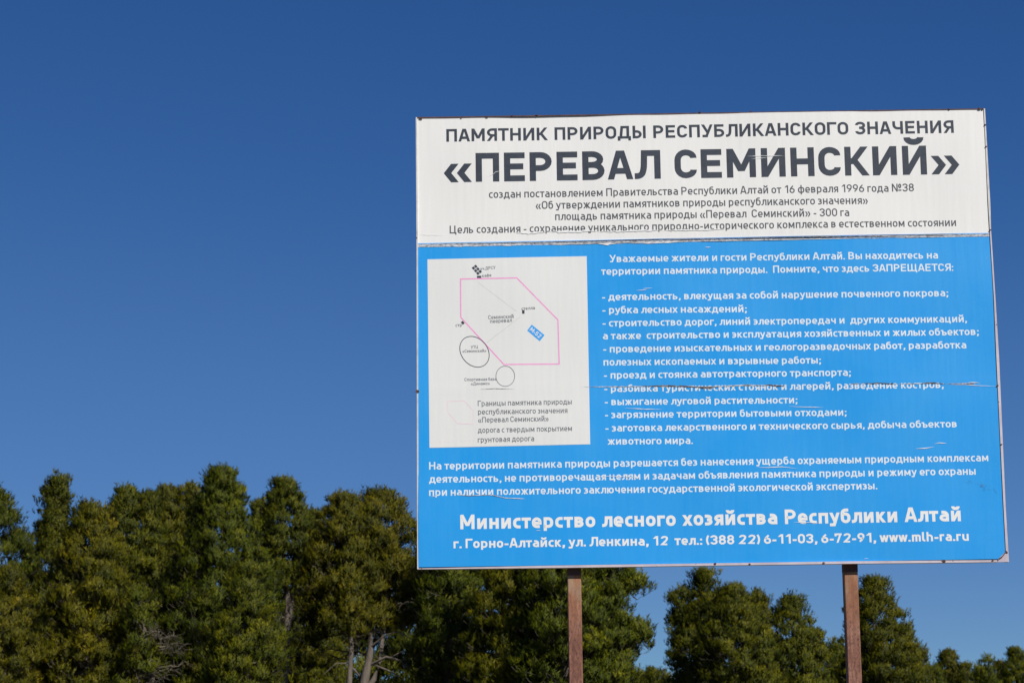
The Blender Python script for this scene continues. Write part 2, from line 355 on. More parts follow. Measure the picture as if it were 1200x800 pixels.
def leaf_mat():
    k = N('pine needles')
    at = k.new('ShaderNodeAttribute', attribute_name='tint')
    oi = k.new('ShaderNodeObjectInfo')
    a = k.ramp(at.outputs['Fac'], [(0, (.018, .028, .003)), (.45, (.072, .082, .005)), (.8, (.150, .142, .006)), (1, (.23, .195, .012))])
    hsv = k.new('ShaderNodeHueSaturation')
    mr = k.new('ShaderNodeMapRange'); mr.inputs[3].default_value = .484; mr.inputs[4].default_value = .520
    k.L(oi.outputs['Random'], mr.inputs[0]); k.L(mr.outputs[0], hsv.inputs['Hue'])
    k.L(a, hsv.inputs['Color'])
    hsv.inputs['Value'].default_value = LEAF_V
    hsv.inputs['Saturation'].default_value = 1.12
    k.set(Base_Color=hsv.outputs[0], Roughness=.6, Specular_IOR_Level=.2)
    # needles of one tuft shade together: lean the shading normal towards the way the tuft faces
    sf = k.new('ShaderNodeAttribute', attribute_name='soft')
    geo = k.new('ShaderNodeNewGeometry')
    g1 = k.new('ShaderNodeVectorMath', operation='SCALE'); g1.inputs['Scale'].default_value = .30
    k.L(geo.outputs['Normal'], g1.inputs[0])
    g2 = k.new('ShaderNodeVectorMath', operation='ADD'); k.L(g1.outputs[0], g2.inputs[0]); k.L(sf.outputs['Vector'], g2.inputs[1])
    g3 = k.new('ShaderNodeVectorMath', operation='NORMALIZE'); k.L(g2.outputs[0], g3.inputs[0])
    k.L(g3.outputs[0], k.b.inputs['Normal'])
    tr = k.new('ShaderNodeBsdfTranslucent'); k.L(hsv.outputs[0], tr.inputs[0])
    mx = k.new('ShaderNodeMixShader'); mx.inputs[0].default_value = .22
    k.L(k.b.outputs[0], mx.inputs[1]); k.L(tr.outputs[0], mx.inputs[2]); k.L(mx.outputs[0], k.out.inputs[0])
    return k.m
LEAF_V = 1.04
M['leaf'] = leaf_mat()
k = N('pine bark'); k.set(Base_Color=k.ramp(k.noise(3, 6, .7, (1, 1, .3)), [(.3, (.07, .055, .045)), (.7, (.19, .155, .125))]), Roughness=.95); k.bump(k.noise(8, 5, .7, (1, 1, .25)), 1, .05); M['bark'] = k.m
k = N('bare twigs'); k.set(Base_Color=k.ramp(k.noise(.8, 4), [(.35, (.06, .05, .034)), (.7, (.14, .115, .08))]), Roughness=.95); M['twig'] = k.m
k = N('steppe grass')
k.set(Base_Color=k.ramp(k.noise(.35, 8, .7), [(.3, (.07, .075, .025)), (.5, (.13, .12, .05)), (.7, (.21, .17, .09))]), Roughness=1)
k.bump(k.noise(9, 6, .7), 1, .06); M['ground'] = k.m
k = N('grass blades'); k.set(Base_Color=k.ramp(k.noise(2, 4), [(.35, (.07, .09, .02)), (.65, (.19, .16, .07))]), Roughness=.8); M['grass'] = k.m

# ------------------------------------------------------------------ setting
R = 3000.
gv, gf = [], []
rings = [0, 8, 20, 60, 140, 320, 800, R]
gv.append((0, 0, 0))
for r_ in rings[1:]:
    for i in range(32):
        a = math.tau * i / 32
        gv.append((r_ * math.cos(a), r_ * math.sin(a), .04 * math.sin(i * 2.3 + r_) if r_ > 20 else 0))
for i in range(32): gf.append((0, 1 + i, 1 + (i + 1) % 32))
for j in range(len(rings) - 2):
    for i in range(32):
        a, b = 1 + j * 32 + i, 1 + j * 32 + (i + 1) % 32
        gf.append((a, a + 32, b + 32, b))
tag(link_mesh('ground', gv, gf, M['ground']), 'flat dry grassland under the billboard and the pines', kind='structure')

rng = np.random.default_rng(3)
n = 9000
pos = np.stack([rng.uniform(-7, 9, n), rng.uniform(-9, 7, n), np.full(n, -.01)], -1)
hgt = rng.uniform(.05, .22, n)[:, None]
ang = rng.uniform(0, math.tau, n)
side = np.stack([np.cos(ang), np.sin(ang), np.zeros(n)], -1) * .006
tip = pos + np.concatenate([rng.normal(0, .35, (n, 2)) * hgt, hgt], 1)
tag(tri_mesh('grass', np.stack([pos - side, pos + side, tip], 1), M['grass']), 'short dry grass round the feet of the billboard posts', kind='stuff')

# ------------------------------------------------------------------ lettering: an engineered sans drawn as strokes
G = {}
def g(chars, cw, cls, spec, sb=None):
    for ch in chars: G[ch] = (cw, cls, spec, sb)
rd = .06
g('А', .56, 'C', "D:0,0 .45,1;D:1,0 .55,1;.2,.24 .8,.24", .02)
g('Б', .46, 'C', ".92,1 0,1 0,0 1,0r 1,.56r 0,.56")
g('В', .46, 'C', "0,0 0,1 .93,1r .93,.53r 0,.53;0,.53 1,.53r 1,0r 0,0")
g('Г', .42, 'C', "1,1 0,1 0,0", .06)
g('Д', .50, 'C', "-.16,T -.16,0 1.16,0 1.16,T;.06,0 .2,1 .94,1 .94,0", .04)
g('Е', .42, 'C', "1,1 0,1 0,0 1,0;0,.52 .9,.52")
g('З', .46, 'C', "b:0,.8 0,1r 1,1r 1,.53r .35,.53;b:.35,.53 1,.53r 1,0r 0,0r 0,.2", rd)
g('И', .52, 'C', "0,0 0,1;1,0 1,1;D:0,0 1,1")
g('Й', .52, 'C', "0,0 0,1;1,0 1,1;D:0,0 1,1;b:.12,V .12,Ur .88,Ur .88,V")
g('К', .50, 'C', "0,0 0,1;D:.2,.42 .97,1;D:.28,.6 1.03,0;0,.5 .25,.5")
g('Л', .52, 'C', "1,0 1,1 .27,1 .24,.3q .1,0q -.1,0", .03)
g('М', .66, 'C', "0,0 0,1;1,0 1,1;D:0,1 .5,.22;D:1,1 .5,.22")
g('Н', .50, 'C', "0,0 0,1;1,0 1,1;0,.52 1,.52")
g('О', .50, 'C', "o:0,0r 0,1r 1,1r 1,0r", rd)
g('П', .50, 'C', "0,0 0,1 1,1 1,0")
g('Р', .46, 'C', "0,0 0,1 1,1r 1,.43r 0,.43")
g('С', .46, 'C', "b:1,.76 1,1r 0,1r 0,0r 1,0r 1,.24", rd)
g('Т', .50, 'C', "0,1 1,1;.5,0 .5,1", .02)
g('У', .54, 'C', "D:1,1 .38,0;D:0,1 .58,.36;.42,0 .12,0", .02)
g('Ц', .50, 'C', "0,1 0,0 1.2,0 1.2,T;1,0 1,1")
g('Ч', .48, 'C', "0,1 0,.42r 1,.42;1,0 1,1")
g('Щ', .78, 'C', "0,1 0,0 1.12,0 1.12,T;.5,0 .5,1;1,0 1,1")
g('Ы', .40, 'C', "0,1 0,0 1,0r 1,.56r 0,.56;1.62,0 1.62,1")
g('Я', .46, 'C', "1,0 1,1 0,1r 0,.43r 1,.43;D:0,0 .55,.44", .06)
g('а', .37, 'X', "b:.1,1 1,1r 1,0;1,0 1,.2;1,.57 0,.57r 0,0r 1,0", rd)
g('б', .38, 'X', "b:.95,A 0,Ar 0,0r 1,0r 1,1r .03,1", rd)
g('в', .35, 'X', "0,0 0,1 .93,1r .93,.53r 0,.53;0,.53 1,.53r 1,0r 0,0")
g('г', .27, 'X', "1,1 0,1 0,0", .06)
g('д', .38, 'X', "-.2,T -.2,0 1.2,0 1.2,T;.06,0 .2,1 .94,1 .94,0", .03)
g('е', .38, 'X', "b:.96,0 0,0r 0,1r 1,1r 1,.45 0,.45", rd)
g('ж', .62, 'X', ".5,0 .5,1;D:0,1 .4,.48;D:0,0 .4,.52;D:1,1 .6,.48;D:1,0 .6,.52;.35,.5 .65,.5", .02)
g('з', .35, 'X', "b:0,1 .95,1r .95,.53r .35,.53;b:.35,.53 1,.53r 1,0r 0,0", rd)
g('и', .38, 'X', "0,0 0,1;1,0 1,1;D:0,0 1,1")
g('й', .38, 'X', "0,0 0,1;1,0 1,1;D:0,0 1,1;b:.08,V .08,Ur .92,Ur .92,V")
g('к', .36, 'X', "0,0 0,1;D:.15,.42 .97,1;D:.22,.6 1.03,0;0,.5 .25,.5")
g('л', .38, 'X', "1,0 1,1 .3,1 .26,.3q .1,0q -.12,0", .03)
g('м', .50, 'X', "0,0 0,1;1,0 1,1;D:0,1 .5,.18;D:1,1 .5,.18")
g('н', .37, 'X', "0,0 0,1;1,0 1,1;0,.51 1,.51")
g('о', .38, 'X', "o:0,0r 0,1r 1,1r 1,0r", rd)
g('п', .37, 'X', "0,0 0,1 1,1 1,0")
g('р', .38, 'X', "0,Z 0,1 1,1r 1,0r 0,0")
g('с', .35, 'X', "b:.98,1 0,1r 0,0r .98,0", rd)
g('т', .36, 'X', "0,1 1,1;.5,0 .5,1", .02)
g('у', .42, 'X', "D:1,1 .34,z;D:0,1 .56,.1;.34,Z .02,Z", .01)
g('ф', .56, 'X', ".5,Z .5,A;o:0,0r 0,1r 1,1r 1,0r", rd)
g('х', .40, 'X', "D:0,0 1,1;D:0,1 1,0", .01)
g('ц', .37, 'X', "0,1 0,0 1.2,0 1.2,T;1,0 1,1")
g('ч', .35, 'X', "0,1 0,.42r 1,.42;1,0 1,1")
g('ш', .58, 'X', "0,1 0,0 1,0 1,1;.5,0 .5,1")
g('щ', .58, 'X', "0,1 0,0 1.14,0 1.14,T;.5,0 .5,1;1,0 1,1")
g('ъ', .34, 'X', "-.4,1 0,1 0,0 1,0r 1,.56r 0,.56", .03)
g('ы', .33, 'X', "0,1 0,0 1,0r 1,.56r 0,.56;1.6,0 1.6,1")
g('ь', .34, 'X', "0,1 0,0 1,0r 1,.56r 0,.56")
g('э', .35, 'X', "b:.02,1 1,1r 1,0r .02,0;.35,.5 1,.5", rd)
g('ю', .38, 'X', "0,0 0,1;0,.5 .4,.5;o:.45,0r .45,1r 1.45,1r 1.45,0r")
g('я', .35, 'X', "1,0 1,1 0,1r 0,.43r 1,.43;D:0,0 .55,.44", .05)
g('0', .44, 'C', "o:0,0r 0,1r 1,1r 1,0r", rd)
g('1', .26, 'C', "1,0 1,1;D:0,.72 1,1")
g('2', .44, 'C', "b:0,.78 0,1r 1,1r 1,.62r .02,.02 1.02,0", rd)
g('3', .44, 'C', "b:0,.8 0,1r 1,1r 1,.53r .35,.53;b:.35,.53 1,.53r 1,0r 0,0r 0,.2", rd)
g('5', .44, 'C', ".9,1 .04,1 .04,.57 1,.57r 1,0r 0,0r 0,.15", rd)
g('6', .44, 'C', "b:.75,1 0,.55r 0,0r 1,0r 1,.58r .02,.58", rd)
g('7', .44, 'C', "0,.86 0,1 1,1;D:1,1 .32,0", .03)
g('8', .44, 'C', "o:0,0r 0,.53r 1,.53r 1,0r;o:.05,.53r .05,1r .95,1r .95,.53r", rd)
g('9', .44, 'C', "b:.25,0 1,.45r 1,1r 0,1r 0,.42r .98,.42", rd)
g('«', .60, 'G', "D:0,.5 .36,1;D:0,.5 .36,0;D:.64,.5 1,1;D:.64,.5 1,0", .05)
g('»', .60, 'G', "D:.36,.5 0,1;D:.36,.5 0,0;D:1,.5 .64,1;D:1,.5 .64,0", .05)
g('-', .17, 'H', "0,.5 1,.5", .07)
g('.', .02, 'X', "0,0 1,0", .06)
g(',', .03, 'X', "0,0 1,0;D:1,.1 -1.5,-.22", .06)
g(':', .02, 'X', "0,0 1,0;0,.85 1,.85", .06)
g(';', .03, 'X', "0,0 1,0;D:1,.1 -1.5,-.22;0,.85 1,.85", .06)
g('(', .13, 'C', "b:1,1.08 0,.85r 0,.1r 1,-.13", .05)
g(')', .13, 'C', "b:0,1.08 1,.85r 1,.1r 0,-.13", .05)
g('№', .50, 'C', "0,0 0,1;1,0 1,1;D:0,1 1,0;o:1.38,.5r 1.38,1r 1.8,1r 1.8,.5r;1.38,.12 1.8,.12")
g('w', .62, 'X', "D:0,1 .26,0;D:.5,1 .26,0;D:.5,1 .74,0;D:1,1 .74,0", .01)
g('m', .58, 'X', "0,0 0,1 .5,1q .5,0;.5,1 1,1q 1,0")
g('l', .10, 'X', "0,A 0,0q 1,0", .05)
g('h', .37, 'X', "0,0 0,A;0,1 1,1r 1,0")
g('r', .22, 'X', "0,0 0,1 1,1", .06)
G['a'] = G['а']
g('u', .37, 'X', "0,1 0,0r 1,0;1,0 1,1")
XH, DESC = .735, .20

def stroke_path(pts, rad, closed, hw=.08):
    n = len(pts); out = []
    for i in range(n):
        p = np.array(pts[i]); r = rad[i]
        if r == 0 or (not closed and i in (0, n - 1)):
            out.append(p); continue
        a = np.array(pts[(i - 1) % n]); b = np.array(pts[(i + 1) % n])
        la, lb = np.linalg.norm(a - p), np.linalg.norm(b - p)
        ka = .5 if rad[(i - 1) % n] and (closed or (i - 1) > 0) else .98
        kb = .5 if rad[(i + 1) % n] and (closed or (i + 1) < n - 1) else .98
        r = max(r, hw * 1.35)
        ta, tb = min(r, la * ka), min(r, lb * kb)
        A = p + (a - p) / la * ta; B = p + (b - p) / lb * tb
        for s in np.linspace(0, 1, 6):
            c = .56
            P1 = A + (p - A) * c; P2 = B + (p - B) * c
            out.append((1 - s) ** 3 * A + 3 * (1 - s) ** 2 * s * P1 + 3 * (1 - s) * s * s * P2 + s ** 3 * B)
    res = [out[0]]
    for q in out[1:]:
        if np.linalg.norm(q - res[-1]) > 1e-4: res.append(q)
    if closed and np.linalg.norm(res[0] - res[-1]) < 1e-4: res.pop()
    return res

def ribbon(path, h, closed):
    n = len(path); V = []; F = []
    for i in range(n):
        p = path[i]
        d0 = p - path[i - 1] if (i > 0 or closed) else None
        d1 = path[(i + 1) % n] - p if (i < n - 1 or closed) else None
        if d0 is None: d0 = d1
        if d1 is None: d1 = d0
        d0 = d0 / np.linalg.norm(d0); d1 = d1 / np.linalg.norm(d1)
        t = d0 + d1; L_ = np.linalg.norm(t)
        if L_ < .35: t = d1; L_ = 1
        t = t / L_; nrm = np.array([-t[1], t[0]])
        k_ = h / max(.45, float(nrm @ np.array([-d1[1], d1[0]])))
        V.append(p + nrm * k_); V.append(p - nrm * k_)
    for i in range(n if closed else n - 1):
        j = (i + 1) % n
        F.append((2 * i, 2 * i + 1, 2 * j + 1, 2 * j))
    return V, F

_gc = {}
def glyph(ch, w):
    """returns strokes [(verts, faces)], bbox x0, x1, side bearing (cap height = 1)"""
    if (ch, w) in _gc: return _gc[(ch, w)]
    cw, cls, spec, sb = G[ch]
    cw = cw * 1.10 + (w - .15) * .15
    if ch in '«»' and w < .18: cw *= .72
    H = {'C': 1., 'X': XH, 'G': .64, 'H': .70}[cls]; h = w / 2
    if ch == '.' or ch == ':': cw = .02
    if ch in ',;': cw = .03
    def Y(t):
        if t == 'Z': return -DESC + h
        if t == 'z': return -DESC
        if t == 'T': return -.15 + h * .9
        if t == 'A': return 1. - h
        if t == 'U': return H + .05 + h * .8
        if t == 'V': return H + .29
        return h + float(t) * (H - 2 * h)
    S_ = []
    for st in spec.split(';'):
        kind = ''
        if st[:2] in ('D:', 'b:', 'o:'): kind, st = st[0], st[2:]
        pts, rad = [], []
        for tok in st.split():
            x, y = tok.split(',')
            r_ = 0
            if y[-1] == 'r': r_, y = .27 if cls == 'C' else .22, y[:-1]
            elif y[-1] == 'q': r_, y = .13, y[:-1]
            if kind == 'D': yy = -DESC if y in 'Zz' else float(y) * H
            else: yy = Y(y)
            pts.append((h + float(x) * cw, yy)); rad.append(r_)
        if kind == 'D':
            (xa, ya), (xb, yb) = pts
            dx, dy = xb - xa, yb - ya
            t = w * .96 * math.hypot(dx, dy) / abs(dy) / 2
            t = min(t, w * 1.1)
            S_.append(([(xa - t, ya), (xa + t, ya), (xb + t, yb), (xb - t, yb)], [(0, 1, 2, 3)]))
            continue
        pts = [np.array(q) for q in pts]
        if kind == '':
            d = pts[0] - pts[1]; pts[0] = pts[0] + d / np.linalg.norm(d) * h
            d = pts[-1] - pts[-2]; pts[-1] = pts[-1] + d / np.linalg.norm(d) * h
        path = stroke_path(pts, rad, kind == 'o', h)
        S_.append(ribbon(path, h, kind == 'o'))
    xs = [v[0] for s in S_ for v in s[0]]
    r = (S_, min(xs), max(xs), (.085 if sb is None else sb) * .92)
    _gc[(ch, w)] = r
    return r

def wave(x, z):
    """the sheets are not quite flat"""
    return (.0035 * math.sin(x * 2.1 + .6) * math.sin(z * 1.7 + .3) + .0016 * math.sin(x * 7.3 + z * 1.9)
            + .0010 * math.sin(z * 9.1 + x * 2.7) + .0007 * math.sin(x * 17. - z * 3.) - .0006 * math.exp(-((z - 3.283) / .010) ** 2))

def text_line(txt, x0, z0, x1, z1, cap, w, mat, parent, off, lens=None):
    x = 0.; items = []
    for ch in txt:
        if ch == ' ':
            x += .37 if (w > .18 and cap > .055) else .27; continue
        S_, a, b, sb = glyph(ch, w)
        x += sb
        items.append((S_, x - a)); x += (b - a) + (.015 if ch in 'КкГгТт' else sb)
    first = glyph(txt[0], w)[3]; last = glyph(txt[-1], w)[3]
    nat = x - first - last
    L_ = math.hypot(x1 - x0, z1 - z0); sx = L_ / nat
    ux, uz = (x1 - x0) / L_, (z1 - z0) / L_
    V, F = [], []
    for S_, ox in items:
        for i, (vs, fs) in enumerate(S_):
            o_ = len(V)
            for v in vs:
                s = (v[0] + ox - first) * sx; t = v[1] * cap
                X = x0 + ux * s - uz * t; Z = z0 + uz * s + ux * t
                V.append((X, -off - i * .00012 + wave(X, Z) * wv, Z))
            F += [tuple(o_ + q for q in f) for f in fs]
    # all faces look towards -Y
    F2 = []
    for f in F:
        a, b, c = [np.array(V[i]) for i in f[:3]]
        nrm = np.cross(b - a, c - a)
        F2.append(f if nrm[1] < 0 else f[::-1])
    return link_mesh('text_line', V, F2, mat, parent), sx / cap
wv = 1.

# ------------------------------------------------------------------ the billboard
sign = empty('information_billboard', (1.5, 0, 0))
tag(sign, 'large white and blue information board with Russian lettering on two rusty steel posts', 'billboard')
SO = Matrix.Translation((-1.5, 0, 0))
def under(o):            # board geometry is written from its left edge; shift it under the thing's base
    o.data.transform(SO); return o

def edge_x(pts, z):
    """x of an edge polyline at height z"""
    q = sorted(pts, key=lambda p_: p_[1])
    return float(np.interp(z, [p_[1] for p_ in q], [p_[0] for p_ in q]))

def sheet(name, Lp, Rp, mat, off, thick, parent, nx=90, nz=60):
    V = []; F = []
    zb = (Lp[-1][1], Rp[-1][1]); zt = (Lp[0][1], Rp[0][1])
    for side_ in (0, 1):
        for j in range(nz + 1):
            t = j / nz
            zl = zb[0] + (zt[0] - zb[0]) * t; zr = zb[1] + (zt[1] - zb[1]) * t
            xl, xr = edge_x(Lp, zl), edge_x(Rp, zr)
            for i in range(nx + 1):
                s = i / nx
                X = xl + (xr - xl) * s; Z = zl + (zr - zl) * s
                V.append((X, -off + wave(X, Z) * wv + (thick if side_ else 0), Z))
    m_ = (nx + 1) * (nz + 1)
    for j in range(nz):
        for i in range(nx):
            a = j * (nx + 1) + i
            F.append((a, a + 1, a + nx + 2, a + nx + 1))
            F.append((m_ + a, m_ + a + nx + 1, m_ + a + nx + 2, m_ + a + 1))
    rv = len(V); V += V[:]
    rim = [j for j in range(nx + 1)] + [(j + 1) * (nx + 1) + nx for j in range(nz)] + \
          [nz * (nx + 1) + nx - 1 - j for j in range(nx)] + [(nz - 1 - j) * (nx + 1) for j in range(nz - 1)]
    for a, b in zip(rim, rim[1:] + rim[:1]): F.append((rv + a, rv + m_ + a, rv + m_ + b, rv + b))
    o = link_mesh(name, V, F, mat, parent, True)
    for p_ in o.data.polygons[2 * nx * nz:]: p_.use_smooth = False
    o.data.update()
    return o

def slab(name, pts, mat, y_front, y_back, parent, follow=False):
    """polygon in the board's plane, extruded; pts counter-clockwise or not"""
    ar = sum(a[0] * b[1] - b[0] * a[1] for a, b in zip(pts, pts[1:] + pts[:1]))
    if ar < 0: pts = pts[::-1]
    n = len(pts)
    V = [(x, y_front + (wave(x, z) * wv if follow else 0), z) for x, z in pts] + [(x, y_back + (wave(x, z) * wv if follow else 0), z) for x, z in pts]
    F = [tuple(range(n)), tuple(range(2 * n - 1, n - 1, -1))] + [(i, i + n, (i + 1) % n + n, (i + 1) % n) for i in range(n)]
    return link_mesh(name, V, F, mat, parent)

def strip_pts(A, B):      # polygon between two polylines running the same way
    return list(A) + list(B)[::-1]

# backing: steel sheet on a frame
outer = [OUT_L[2]] + [BOT_OUT[-1]] + [OUT_R[i] for i in (5, 4, 3, 2, 1, 0)] + [OUT_L[0], OUT_L[1]]
def inset(p_, d=.002):
    cx, cz = 1.5, 3.55
    return (p_[0] + (d if p_[0] < cx else -d), p_[1] + (d if p_[1] < cz else -d))
back = under(slab('backing_panel', [inset(p_) for p_ in outer], M['back'], .004, .034, sign))

up = under(sheet('upper_sheet', UP_L, UP_R, M['white'], .0065, .0015, sign, 90, 26))
lo = under(sheet('lower_sheet', LO_L, LO_R, M['blue'], .0065, .0015, sign, 90, 70))
mp = under(sheet('map_sheet', [MAP[0], MAP[3]], [MAP[1], MAP[2]], M['map'], .0072, .0004, lo, 30, 36))
# the joint between the two sheets: frayed strip of vinyl, pale blue rim
nseg = 60
sa, sb_ = [], []
rr = random.Random(4)
for i in range(nseg + 1):
    t = i / nseg
    xa = SEAM_A[0][0] + (SEAM_A[1][0] - SEAM_A[0][0]) * t
    za = SEAM_A[0][1] + (SEAM_A[1][1] - SEAM_A[0][1]) * t
    zb = SEAM_B[0][1] + (SEAM_B[1][1] - SEAM_B[0][1]) * t
    sa.append((xa, za + .001)); sb_.append((xa, zb - abs(rr.gauss(0, .0016)) - .001))
under(slab('joint_strip', strip_pts(sa, sb_), M['seam'], -.0078, -.003, sign, True))
ra = [(x, z + .0035) for x, z in sa]; rb = [(x, z - .0012 - .0008 * math.sin(i)) for i, (x, z) in enumerate(sa)]
under(slab('joint_rim', strip_pts(ra, rb), M['light_blue'], -.0088, -.0065, sign, True))
# thin steel lip above the torn strip, dark underneath
rc = [(x, z - .0022) for x, z in sa]; rd_ = [(x, z - .0042 - .0012 * abs(math.sin(i * 1.7))) for i, (x, z) in enumerate(sa)]
under(slab('joint_gap', strip_pts(rc, rd_), M['scr_g'], -.0085, -.0066, sign, True))

# trims
right_out = OUT_R
right_in = [(edge_x(UP_R if z > 4.06 else LO_R, z) + .0035, z) for x, z in OUT_R]
mid = [(x - .0015, z) for x, z in OUT_R]
for i in range(len(OUT_R) - 1):
    pass
right_in = [(min(a[0], b[0] - .007), a[1]) for a, b in zip(right_in, OUT_R)]
under(slab('edge_trim', strip_pts(OUT_R[:3], right_in[:3]), M['fold'], -.010, .036, sign))
t2 = under(slab('edge_trim', strip_pts(OUT_R[2:], right_in[2:]), M['trim'], -.0102, .0365, sign))
lip = [(x - .0012, z - .004) for x, z in BOT_IN]
under(slab('bottom_trim', strip_pts(lip[:], BOT_OUT[:-1] + [(2.946, 2.3592)]), M['trim'], -.0105, .0355, sign))
under(slab('corner_flap', CORNER, M['trim'], -.0125, -.0103, sign))
left_in = [(x + .0075, z) for x, z in OUT_L]
under(slab('edge_trim', strip_pts(OUT_L, left_in), M['fold'], -.0095, .0352, sign))
tz = [OUT_L[0], OUT_R[0]]
under(slab('top_trim', [(0.004, OUT_L[0][1] + .0015), (2.996, OUT_R[0][1] + .0015), (2.996, OUT_R[0][1] - .0035), (0.004, OUT_L[0][1] - .0045)], M['back'], -.0089, .0361, sign))

# posts: square steel tube standing behind the board, with the frame they are welded to
def box(name, x0, x1, y0, y1, z0, z1, mat, parent, bev=.004):
    V = []; F = []
    prof = [(x0 + bev, y0), (x1 - bev, y0), (x1, y0 + bev), (x1, y1 - bev), (x1 - bev, y1), (x0 + bev, y1), (x0, y1 - bev), (x0, y0 + bev)]
    for z in (z0, z1): V += [(x, y, z) for x, y in prof]
    F = [tuple(range(7, -1, -1)), tuple(range(8, 16))] + [(i, (i + 1) % 8, (i + 1) % 8 + 8, i + 8) for i in range(8)]
    return link_mesh(name, V, F, mat, parent)
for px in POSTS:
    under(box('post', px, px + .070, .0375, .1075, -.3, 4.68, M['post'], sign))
    under(box('post_shade_band', px - .001, px + .071, .0345, .1085, 2.322, 2.362, M['back'], sign))  # added dark sleeve on the post, painting in the board's shadow band
line_obj_later = [(2.9480, 2.3745), (2.9660, 2.3850), (2.9800, 2.4010), (2.9905, 2.4150)]
for z in (2.40, 3.26, 4.66):
    under(box('frame_rail', .03, 2.97, .110, .150, z, z + .04, M['post'], sign))

# lettering
inks = {'U': (up, .0069), 'B': (lo, .0069), 'M': (mp, .0076), 'W': (mp, .0081)}
for s, t, x0, z0, x1, z1, cap, w in TEXTS:
    par, off = inks[s]
    if s == 'U': mat = M['dark_ink'] if w > .18 else M['grey_ink']
    elif s == 'B': mat = M['cream_ink'] if w > .18 else M['white_ink']
    elif s == 'M': mat = M['map_ink']
    else: mat = M['cream_ink']
    o, k_ = text_line(t, x0, z0, x1, z1, cap, w, mat, par, off)
    under(o)

def flat_poly(name, pts, mat, off, parent):
    ar = sum(a[0] * b[1] - b[0] * a[1] for a, b in zip(pts, pts[1:] + pts[:1]))
    if ar < 0: pts = pts[::-1]
    return under(link_mesh(name, [(x, -off + wave(x, z) * wv, z) for x, z in pts], [tuple(range(len(pts)))], mat, parent))

def line_obj(name, pts, width, mat, off, parent, closed=False):
    q = []
    n = len(pts)
    for i in range(n if closed else n - 1):
        a, b = np.array(pts[i]), np.array(pts[(i + 1) % n])
        m_ = max(1, int(np.linalg.norm(b - a) / .05))
        for s in range(m_): q.append(a + (b - a) * s / m_)
    if not closed: q.append(np.array(pts[-1]))
    V, F = ribbon(q, width / 2, closed)
    V3 = [(v[0], -off + wave(v[0], v[1]) * wv, v[1]) for v in V]
    F2 = []
    for f in F:
        a, b, c = [np.array(V3[i]) for i in f[:3]]
        F2.append(f if np.cross(b - a, c - a)[1] < 0 else f[::-1])
    return under(link_mesh(name, V3, F2, mat, parent))

_o = line_obj('fold_crease', line_obj_later, .0045, M['rust'], .0165, sign)
line_obj('boundary_line', BOUNDARY, .0062, M['pink_ink'], .0075, mp, True)
line_obj('boundary_line', LEGEND, .0028, M['pale_pink'], .0075, mp, True)
def ellipse(c, a, b, n=40):
    c, a, b = map(np.array, (c, a, b)); return [tuple(c + (a - c) * math.cos(t) + (b - c) * math.sin(t)) for t in np.linspace(0, math.tau, n, False)]
line_obj('map_ring', ellipse(*ELL1), .0036, M['dark_ink'], .0078, mp, True)
line_obj('map_ring', ellipse(*ELL2), .0030, M['map_ink'], .0078, mp, True)
line_obj('route_line', ROUTE, .0024, M['pale_grey'], .0075, mp)
line_obj('route_line', FAINT, .0016, M['pale_grey'], .0075, mp)
flat_poly('road_sign_symbol', ROADSIGN, M['road_blue'], .0077, mp)
for nm in (CAFE, STELE, STR): flat_poly('building_symbol', nm, M['dark_ink'], .0079, mp)
h0, h1, h2, h3 = [np.array(q) for q in HATCH]
for c_ in range(2):
    for r_ in range(3):
        def hp(u_, v_): return tuple((h0 + (h2 - h0) * u_ + (h1 - h0) * v_) * 1.0)
        u0, v0 = c_ * .95, r_ * .36
        flat_poly('building_symbol', [hp(u0, v0), hp(u0 + .75, v0), hp(u0 + .75, v0 + .29), hp(u0, v0 + .29)], M['dark_ink'], .0079, mp)
dv, df = [], []
for i in range(9):
    t = i / 8; x = DOTS[0][0] + (DOTS[1][0] - DOTS[0][0]) * t; z = DOTS[0][1] + (DOTS[1][1] - DOTS[0][1]) * t
    o_ = len(dv); a_ = .0022
    dv += [(x - a_, -.0076 + wave(x, z), z - a_), (x + a_, -.0076 + wave(x, z), z - a_), (x + a_, -.0076 + wave(x, z), z + a_), (x - a_, -.0076 + wave(x, z), z + a_)]
    df.append((o_, o_ + 1, o_ + 2, o_ + 3))
under(link_mesh('dotted_line', dv, df, M['pale_pink'], mp))

# cracks, scratches, abrasions: ragged slivers
def sliver(pts, width, mat, off, seed):
    rr = random.Random(seed)
    q = [np.array(pts[0])]
    for a, b in zip(pts, pts[1:]):
        a, b = np.array(a), np.array(b); m_ = max(2, int(np.linalg.norm(b - a) / .012))
        for s in range(1, m_ + 1): q.append(a + (b - a) * s / m_ + np.array([0, rr.gauss(0, width * .10)]))
    n = len(q); A, B = [], []
    for i, p_ in enumerate(q):
        e = min(1, 3.2 * min(i, n - 1 - i) / n + .08)
        A.append((p_[0], p_[1] + width * e * rr.uniform(.2, .65))); B.append((p_[0], p_[1] - width * e * rr.uniform(.2, .65)))
    V, F = [], []
    for i in range(n):
        for x, z in (A[i], B[i]): V.append((x, -off + wave(x, z) * wv, z))
    for i in range(n - 1): F.append((2 * i, 2 * i + 1, 2 * i + 3, 2 * i + 2))
    return V, F
for i, (kd, pts, w) in enumerate(SCRATCHES):
    V, F = sliver(pts, w * (.75 if kd == 'w' and w < .007 else 1.0), None, .0083 + i * .00002 + (.0006 if kd == 'd' else 0), i)
    nm = {'w': 'scratch', 'g': 'crack', 'd': 'crack'}[kd]
    par = up if pts[0][1] > 4.058 else lo
    under(link_mesh(nm, V, F, M['scr_' + kd], par))
